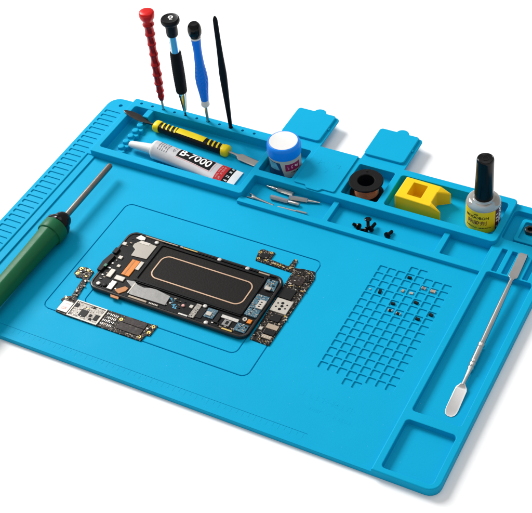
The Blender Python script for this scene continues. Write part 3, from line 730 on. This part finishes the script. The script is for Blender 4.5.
bm = NB(); lathe(bm, ix, iz, [(6.6, .345), (15.6, .335), (15.8, .31), (15.9, .23), (15.9, .15)], 32, axis='y'); br = obj('barrel', bm, M['barrel'], t, smooth=40)
for yy in (9.2, 12.6):
    bm = NB(); lathe(bm, ix - .02, iz + .24, [(yy - .06, .02), (yy - .05, .10), (yy + .05, .10), (yy + .06, .02)], 10, axis='y'); obj('dimple', bm, M['darksteel'], br)

# ================================================================== PHONE
t = thing('opened_phone', 'opened smartphone body with its back removed, showing a copper ring', 'smartphone', (-17.5, 4.05, 0))
t.scale = (1, 1, .84)
bm = NB()
slab(bm, rect(-26.85, -.42, -8.2, 8.55), 1.05, .04, .64, .14, [H(rect(-26.6, -.17, -8.45, 8.3), .85, .50, .03, .03)], seg=8, foot=.12)
fr = obj('frame', bm, M['framemetal'], t)
def ph(name, x0, y0, x1, y1, z0, z1, m, bev=.03, r=None, parent=None):
    bm = NB(); box(bm, x0, y0, z0, x1, y1, z1, bev, r); return obj(name, bm, M[m], parent or t)
ph('inner_chassis', -26.55, -.12, -8.5, 8.25, .42, .56, 'frame', .03, .8)
# battery bay: raised wall around a sunken bed with the pale ring
bm = NB()
slab(bm, rect(-22.75, 2.15, -9.98, 8.0), .25, .5, .74, .05, [H(rect(-22.45, 2.45, -10.2, 7.7), .2, .58, .03, .03)], seg=4)
bay = obj('battery_bay', bm, M['frame'], t)
ph('bay_floor', -22.4, 2.5, -10.25, 7.65, .56, .595, 'battery', .01, .2, bay)
def loopband(pts, r, w, z0, z1, m, name, parent):
    bm = NB(); a = rpoly(pts, r, 0, 10); b = rpoly(pts, r, w, 10)
    r0, r1, r2, r3 = ring(bm, a, z0), ring(bm, a, z1), ring(bm, b, z1), ring(bm, b, z0)
    bridge(bm, r0, r1); bridge(bm, r1, r2); bridge(bm, r2, r3); return obj(name, bm, M[m], parent)
loopband(rect(-21.62, 3.22, -10.72, 6.66), .95, .14, .58, .63, 'coil', 'copper_ring', bay)
for yy in (7.78, 8.12): ph('side_rib', -22.7, yy, -9.3, yy + .10, .54, .70, 'frame', .02)
ph('side_rib', -22.7, 2.0, -10.0, 2.1, .54, .72, 'frame', .02)
def pl(name, pts, z0, z1, m, parent=None, r=.05, bev=.02):
    bm = NB(); slab(bm, pts, r, z0, z1, bev, seg=2); return obj(name, bm, M[m], parent or t)
def ccw(p):
    a = sum(p[i - 1][0] * p[i][1] - p[i][0] * p[i - 1][1] for i in range(len(p))); return p if a > 0 else p[::-1]
pl('metal_plate', ccw([(-25.45, 6.8), (-25.1, 7.35), (-24.7, 7.5), (-23.0, 7.4), (-23.02, 5.3), (-24.85, 5.15), (-24.9, 6.1), (-25.4, 6.4)]), .55, .66, 'taupe')
ph('sticker', -25.0, 7.08, -23.82, 7.48, .66, .69, 'shieldw', .01)
pl('bracket', ccw([(-25.75, 7.6), (-25.45, 8.2), (-24.75, 8.05), (-24.65, 7.65), (-25.1, 7.5)]), .55, .69, 'tin')
ph('antenna_strip', -24.9, 8.22, -20.95, 8.34, .56, .70, 'ceramic', .02)
ph('orange_ribbon', -24.35, 2.4, -23.42, 4.72, .56, .68, 'orange', .02)
ph('ribbon_fold', -24.1, 2.4, -23.95, 4.72, .68, .70, 'brownflex', .01)
ph('connector', -23.38, 3.55, -22.95, 4.8, .56, .68, 'shieldw')
ph('dark_slot', -25.2, 2.35, -24.42, 4.68, .56, .60, 'print', .01)
ph('connector', -25.66, 1.5, -25.12, 2.66, .56, .74, 'shieldw')
ph('connector', -24.68, 1.5, -23.6, 2.1, .56, .72, 'shieldw')
ph('connector', -24.68, .05, -24.08, 1.25, .56, .72, 'tin')
for px, py, w in ((-26.4, 6.4, .22), (-25.7, 4.45, .22), (-25.2, 3.3, .18)): ph('connector', px - w, py - w, px + w, py + w, .55, .72, 'shieldw')
def knob(px, py, r, z1, m, name):
    bm = NB(); lathe(bm, px, py, [(.5, r), (z1 - .05, r), (z1, r * .75), (z1 + .01, .02)], 18); return obj(name, bm, M[m], t)
for px, py, m in ((-23.28, 7.86, 'tin'), (-25.83, .33, 'tin'), (-25.13, .40, 'chip'), (-13.99, 1.86, 'tin'), (-12.82, -.05, 'tin'), (-15.85, 8.22, 'tin'), (-12.54, 8.22, 'tin'), (-16.09, 1.05, 'pink')):
    knob(px, py, .24 if m != 'pink' else .17, .74, m, 'frame_screw' if m == 'tin' else 'round_boss')
pl('camera_block', ccw([(-27.0, 1.9), (-26.5, 1.9), (-26.3, 4.4), (-26.85, 4.5), (-27.1, 3.2)]), .3, .86, 'chip')
ph('green_component', -26.62, 2.55, -26.3, 2.95, .86, .9, 'greencomp'); ph('camera_lens_mount', -26.9, 4.7, -26.4, 5.5, .4, .82, 'chip')
pl('amber_flex', ccw([(-23.8, .2), (-23.0, 1.05), (-22.55, .95), (-22.6, .5), (-23.1, -.1)]), .56, .66, 'brownflex')
pl('amber_flex', ccw([(-24.1, -.1), (-23.0, -.15), (-22.75, -.72), (-23.7, -.72)]), .40, .52, 'brownflex')
pl('foil_plate', ccw([(-23.4, 1.85), (-22.4, 2.02), (-21.9, 1.72), (-21.05, 1.62), (-20.4, 1.85), (-19.75, 1.9), (-17.9, 1.62), (-17.82, .35), (-22.05, .25), (-22.3, 1.2)]), .56, .70, 'greyfoil')
ph('white_strip', -22.3, .3, -22.16, 1.78, .70, .72, 'shieldw', .005)
ph('antenna_strip', -21.95, -.12, -19.8, .1, .56, .72, 'ceramic', .02)
for k in range(6): ph('bead', -19.5 + .18 * k, -.1, -19.36 + .18 * k, .1, .56, .72, 'shieldw')
bm = NB()
fm = lambda u, v, w: (u, v, .562 + w)
for k in range(4):
    ux = -17.72 + .3 * k; uy = 1.5 - .32 * k
    for q in range(3):
        a = random.uniform(0, PI); dx, dy = .2 * math.cos(a), .2 * math.sin(a); cx, cy = ux + random.uniform(-.12, .12), uy + random.uniform(-.15, .15)
        nx, ny = -dy * .2, dx * .2
        bm.faces.new([bm.verts.new((cx + sx_ * dx + sn * nx, cy + sx_ * dy + sn * ny, .575)) for sx_, sn in ((-1, -1), (1, -1), (1, 1), (-1, 1))])
obj('marker_scrawl', bm, M['cyanmark'], t, smooth=0)
ph('connector', -15.42, 1.05, -15.05, 1.45, .56, .72, 'shieldw')
ph('connector', -14.88, -.1, -14.28, 1.85, .56, .72, 'pcbgrey'); ph('flex_cable', -14.25, .2, -13.6, 1.6, .56, .64, 'chip')
ph('connector', -16.0, -.15, -14.95, .05, .56, .70, 'tin')
b = ph('sub_board', -13.52, .58, -12.44, 1.82, .56, .70, 'pcbblue'); ph('shield_can', -13.38, .8, -12.8, 1.3, .70, .80, 'shieldw', parent=b)
ph('flex_cable', -12.26, .3, -11.78, 1.55, .56, .72, 'chip')
ph('bracket', -11.88, 1.15, -9.9, 1.57, .56, .70, 'tin'); ph('bracket', -11.28, .32, -10.5, 1.1, .56, .68, 'greyfoil'); ph('dark_slot', -11.0, .5, -10.7, .95, .68, .70, 'print', .005)
b = ph('charging_board', -9.85, 2.4, -8.48, 5.42, .56, .74, 'pcbblue'); ph('charging_port', -9.15, 3.5, -8.42, 4.7, .74, .92, 'shieldw', parent=b)
for k in range(3): ph('port_pin', -8.95 + .0 * k, 3.7 + .3 * k, -8.75, 3.82 + .3 * k, .92, .935, 'print', .005, parent=b)
for k in range(14):
    px, py = random.uniform(-9.75, -9.2), random.uniform(2.5, 5.3); ph('capacitor', px, py, px + .15, py + .1, .74, .80, random.choice(('shieldw', 'ceramic', 'chip')), .01, parent=b)
bm = NB()
q = [(.56, .1), (.56, .24), (.76, .24), (.76, .1)]
rs = [[bm.verts.new((-9.42 + r * math.cos(2 * PI * k / 20), 1.82 + r * math.sin(2 * PI * k / 20), z)) for k in range(20)] for z, r in q]
for i in range(4): bridge(bm, rs[i], rs[(i + 1) % 4])
obj('screw_boss', bm, M['shieldw'], t)
ph('amber_flex', -9.1, 1.5, -8.66, 2.02, .56, .70, 'orange')
b = ph('sub_board', -9.88, .18, -8.62, 1.22, .56, .68, 'pcbblue')
for k in range(10):
    px, py = random.uniform(-9.8, -8.85), random.uniform(.22, 1.1); ph('capacitor', px, py, px + .15, py + .1, .68, .74, random.choice(('shieldw', 'ceramic', 'chip')), .01, parent=b)
ph('antenna_strip', -11.0, -.2, -9.85, .0, .56, .72, 'gold'); ph('antenna_strip', -11.2, 8.1, -9.95, 8.26, .56, .72, 'ceramic'); ph('antenna_strip', -20.2, 8.2, -18.5, 8.34, .56, .72, 'gold')
ph('bead', -20.6, 8.2, -20.25, 8.36, .56, .74, 'shieldw')
b = pl('sub_board', ccw([(-9.9, 7.7), (-8.7, 7.75), (-8.5, 6.3), (-9.7, 6.4)]), .56, .72, 'pcbblue'); ph('shield_can', -9.55, 6.2, -8.9, 6.65, .72, .84, 'shieldw', parent=b)
for k in range(10):
    px, py = random.uniform(-9.7, -8.85), random.uniform(6.7, 7.55); ph('capacitor', px, py, px + .15, py + .12, .72, .79, random.choice(('shieldw', 'ceramic', 'chip')), .01, parent=b)
for k in range(48):
    px, py = random.choice(((random.uniform(-26.3, -25.9), random.uniform(.9, 7.4)), (random.uniform(-18.5, -16.2), random.uniform(.1, 1.7)), (random.uniform(-25.9, -23.3), random.uniform(-.0, 1.4)), (random.uniform(-12.6, -9.9), random.uniform(-.05, .3))))
    ph('capacitor', px, py, px + random.uniform(.1, .28), py + random.uniform(.08, .2), .56, random.uniform(.60, .68), random.choice(('chip', 'tin', 'ceramic', 'chip', 'greyfoil')), .01)

# ================================================================== LOOSE CIRCUIT BOARDS
GC = 'loose circuit boards beside the phone'
ZB = .13
protos = {}
def comp(parent, name, x0, y0, x1, y1, h, m, bev=.012):
    bm = NB(); box(bm, x0, y0, ZB - .01, x1, y1, ZB + h, bev); return obj(name, bm, M[m], parent)
def small(parent, regions, n):
    for k in range(n):
        x0, y0, x1, y1 = random.choice(regions); px, py = random.uniform(x0, x1), random.uniform(y0, y1)
        w, h = random.choice(((.13, .08), (.08, .13), (.18, .11), (.10, .10), (.24, .16)))
        comp(parent, 'capacitor', px, py, px + w, py + h, random.uniform(.04, .10), random.choice(('ceramic', 'tin', 'shieldw', 'chip', 'chip', 'gold', 'ceramic')))
def goldring(parent, px, py, r=.2):
    bm = NB(); q = [(ZB - .01, r * .45), (ZB - .01, r), (ZB + .035, r), (ZB + .035, r * .45)]
    rs = [[bm.verts.new((px + rr * math.cos(2 * PI * k / 18), py + rr * math.sin(2 * PI * k / 18), z)) for k in range(18)] for z, rr in q]
    for i in range(4): bridge(bm, rs[i], rs[(i + 1) % 4])
    obj('screw_pad', bm, M['gold'], parent)
# front left board
t = thing('circuit_board', 'bent circuit board in front of the phone with a pale framed section', 'circuit board', (-22.5, -3.3, 0), group=GC)
o1 = [(-28.1, -4.42), (-27.0, -4.5), (-17.85, -4.45), (-17.75, -3.55), (-17.35, -3.5), (-17.3, -2.0), (-18.3, -2.1), (-26.9, -2.22), (-27.08, -2.0), (-27.4, .6), (-27.5, 1.9), (-28.5, 2.15), (-29.3, 1.95), (-29.35, .95), (-28.85, .55), (-28.05, .65), (-27.75, -2.0), (-28.3, -2.3), (-28.5, -2.85), (-28.2, -2.95)]
bm = NB(); slab(bm, o1, .06, .0, ZB, .02, seg=2); obj('board', bm, M['pcb'], t)
comp(t, 'sim_shield', -28.05, -4.25, -26.85, -2.82, .10, 'shieldw')
bm = NB()
for k in range(10):
    x0, y0 = random.uniform(-27.9, -27.2), random.uniform(-4.0, -3.1)
    bm.faces.new([bm.verts.new((x0 + a, y0 + b_, ZB + .104)) for a, b_ in ((0, 0), (.3, .06), (.3, .11), (0, .05))])
obj('printed_mark', bm, M['redpale'], t, smooth=0)
comp(t, 'tinned_area', -26.62, -4.38, -23.2, -2.32, .03, 'pcbgrey', .005)
for a in ((-26.75, -4.48, -23.1, -4.34), (-26.75, -2.36, -23.1, -2.22), (-26.75, -4.36, -26.62, -2.34), (-23.24, -4.36, -23.08, -2.34)): comp(t, 'shield_fence', *a, .10, 'shieldw')
for a in ((-25.6, -4.02, -24.78, -3.16), (-23.86, -3.98, -23.4, -3.25), (-26.66, -3.08, -26.2, -2.62), (-24.66, -2.62, -24.36, -2.42), (-24.5, -3.75, -24.2, -3.45), (-24.3, -4.15, -24.05, -3.9)): comp(t, 'chip', *a, .08, 'chip')
comp(t, 'chip', -21.05, -3.98, -18.3, -3.08, .07, 'chipbrown'); comp(t, 'chip', -20.8, -3.02, -18.3, -2.26, .07, 'chipbrown')
for px, py in ((-21.17, -2.75), (-18.25, -4.05), (-17.62, -2.35), (-17.65, -3.2), (-28.95, 1.75), (-28.95, 1.0), (-28.1, 1.85)): goldring(t, px, py, .2)
for i in range(7):
    for j in range(4): comp(t, 'contact_pad', -22.9 + .2 * i, -4.1 + .45 * j, -22.8 + .2 * i, -3.85 + .45 * j, .04, 'tin', .008)
small(t, [(-23.0, -4.35, -21.5, -2.4), (-29.1, .7, -27.7, 1.9), (-27.85, -1.9, -27.35, .5), (-18.2, -3.4, -17.5, -2.2), (-21.2, -4.42, -18.2, -4.2), (-28.3, -2.8, -27.2, -2.3), (-26.5, -4.2, -23.5, -2.5), (-26.5, -4.3, -23.4, -2.45)], 80)
# right board
t = thing('circuit_board', 'hooked circuit board right of the phone with a pale square metal cover', 'circuit board', (-7, 5, 0), group=GC)
o2 = [(-8.0, .1), (-5.85, .05), (-5.72, 9.95), (-6.1, 10.85), (-7.4, 10.75), (-8.35, 10.5), (-8.5, 11.65), (-8.92, 11.65), (-8.98, 10.5), (-11.2, 10.68), (-11.15, 11.75), (-11.9, 11.7), (-12.6, 11.75), (-12.92, 11.4), (-12.6, 9.98), (-8.25, 9.85)]
bm = NB(); slab(bm, o2, .06, .0, ZB, .02, seg=2); obj('board', bm, M['pcb'], t)
comp(t, 'chip', -8.1, 6.2, -6.6, 7.6, .09, 'chip')
sc = comp(t, 'metal_cover', -7.95, 4.2, -6.15, 6.05, .13, 'shieldw', .03)
bm = NB()
for px, py in ((-7.55, 5.35), (-7.55, 4.85), (-6.55, 5.4), (-6.55, 4.9)):
    lathe(bm, px, py, [(ZB + .125, .1), (ZB + .137, .1)], 10)
for px, py in ((-7.1, 5.5), (-7.0, 5.1), (-7.05, 4.65)):
    lathe(bm, px, py, [(ZB + .125, .17), (ZB + .138, .17)], 12)
obj('cover_hole', bm, M['print'], sc)
comp(t, 'chip', -7.5, 3.02, -6.38, 3.98, .09, 'chip'); comp(t, 'chip', -7.25, 2.0, -6.02, 2.6, .07, 'ceramic'); comp(t, 'chip', -7.15, 1.25, -6.0, 1.8, .09, 'chip')
comp(t, 'connector', -7.78, 1.52, -7.45, 1.9, .1, 'shieldw'); comp(t, 'connector', -7.08, .7, -6.05, 1.12, .08, 'ceramic')
for k in range(4): comp(t, 'contact_pad', -7.0 + .25 * k, .8, -6.88 + .25 * k, 1.0, .1, 'shieldw')
comp(t, 'chip', -7.8, 8.4, -6.5, 9.5, .06, 'chipbrown'); comp(t, 'chip', -12.4, 10.5, -11.5, 11.3, .06, 'chip')
for px, py in ((-12.6, 11.2), (-12.4, 10.3), (-11.55, 10.4), (-11.5, 11.55), (-8.7, 10.35)): goldring(t, px, py, .17)
for px in (-10.5, -10.2, -9.9): comp(t, 'contact_pad', px, 10.12, px + .2, 10.36, .06, 'gold')
small(t, [(-8.0, 7.7, -6.0, 8.4), (-7.8, 9.5, -5.95, 10.5), (-8.0, .2, -6.1, .7), (-7.9, 2.0, -7.4, 4.0), (-6.4, 6.2, -5.95, 9.6), (-6.3, 2.7, -5.95, 4.1), (-9.6, 10.0, -8.3, 10.4), (-11.2, 10.0, -10.6, 10.5), (-8.85, 10.6, -8.6, 11.5), (-12.5, 10.1, -11.4, 11.6), (-8.0, 7.7, -5.95, 10.6)], 96)

# ================================================================== TINY CHIPS IN THE PARTS GRID
GG = 'tiny electronic components in the cells of the parts grid'
def sub(o, name, bm, m):
    return obj(name, bm, M[m], o)
def tiny(label, cx, cy, w, h, ht, m, ends, ang=0):
    t = thing('tiny_component', label, 'component', (cx, cy, -.12), rot=(0, 0, ang), group=GG, local=True)
    bm = NB(); box(bm, -w / 2, -h / 2, 0, w / 2, h / 2, ht, .015); obj('component_body', bm, M[m], t)
    if ends:
        for s in (-1, 1):
            bm = NB(); box(bm, s * w / 2 - .05, -h / 2 - .012, 0, s * w / 2 + .05, h / 2 + .012, ht + .012, .01); obj('terminal', bm, M['tin'], t)
tc_ = [(3.03, 13.92, .42, .24, .2, 'chip', 0, 'dark chip in the hindmost occupied cell of the grid'),
       (4.9, 13.1, .36, .3, .16, 'greyfoil', 1, 'grey chip in the cell just left of the brown ceramic one'),
       (5.92, 13.05, .44, .34, .18, 'ceramic', 1, 'brown ceramic chip in the back right of the grid'),
       (3.12, 11.98, .26, .34, .15, 'ceramic', 0, 'beige upright chip in the middle of the grid'),
       (4.02, 12.02, .38, .26, .12, 'shieldw', 0, 'pale chip in the cell right of the beige upright one'),
       (-.02, 10.95, .16, .18, .1, 'shieldw', 0, 'tiny white speck sized chip near the left side of the grid'),
       (1.05, 11.0, .28, .46, .2, 'chip', 0, 'dark chip standing lengthwise at the left of the occupied cells'),
       (4.98, 10.98, .46, .26, .2, 'chip', 0, 'dark chip in the middle right of the grid, between pale and dark ones'),
       (2.92, 9.98, .42, .24, .2, 'chip', 0, 'dark chip just behind a silver ended chip'),
       (3.02, 9.05, .38, .24, .15, 'chip', 1, 'silver ended chip just in front of a dark chip'),
       (3.92, 8.95, .40, .24, .16, 'chip', 1, 'silver ended chip in the foremost row at the left'),
       (6.95, 10.03, .42, .28, .2, 'chip', 0, 'dark chip in the rightmost column of the grid'),
       (5.95, 9.02, .44, .24, .2, 'chip', 0, 'dark chip in the foremost row, one column in from the right')]
for cx, cy, w, h, ht, m, e, lb_ in tc_: tiny(lb_, cx, cy, w, h, ht, m, e, random.uniform(-.2, .2))

# ================================================================== LIGHT
w = bpy.data.worlds.new('World'); scene.world = w; w.use_nodes = True
bg = w.node_tree.nodes['Background']; bg.inputs[0].default_value = (1, 1, 1, 1); bg.inputs[1].default_value = 0.47
def area(name, loc, target, size, power, col=(1, 1, 1)):
    l = bpy.data.lights.new(name, 'AREA'); l.shape = 'SQUARE'; l.size = size; l.energy = power; l.color = col
    o = bpy.data.objects.new(name, l); COL.objects.link(o); o.location = loc
    o.rotation_euler = (Vector(target) - Vector(loc)).to_track_quat('-Z', 'Y').to_euler(); return o
T = Vector((-.10, .07, 0))
dirv = Vector((-.80, .33, .66)).normalized()
area('key_softbox', T + dirv * 2.4, T, .9, 74, (1, .99, .97))
area('added_top_fill', T + Vector((.25, .35, 1.9)), T, 1.2, 6)  # added unseen overhead lamp for highlights and soft fill

# ================================================================== CAMERA
R = ((0.8837313, 0.46035515, -0.08421473), (-0.27154146, 0.65095138, 0.70889177), (0.38116167, -0.60360206, 0.70027162))
C = Vector((39.18824604, -69.90000595, 93.82102704 + Z0)) * S
cam = bpy.data.cameras.new('camera'); co = bpy.data.objects.new('camera', cam); COL.objects.link(co)
m4 = Matrix(R).transposed().to_4x4(); m4.translation = C; co.matrix_world = m4
cam.sensor_width = 36; cam.sensor_fit = 'HORIZONTAL'; cam.lens = 1285.6824 / 532 * 36
cam.clip_start = .02; cam.clip_end = 50
scene.camera = co
vs = scene.view_settings; vs.view_transform = 'Standard'; vs.look = 'None'; vs.exposure = 0; vs.gamma = 1
scene.render.resolution_x = 1024; scene.render.resolution_y = 987
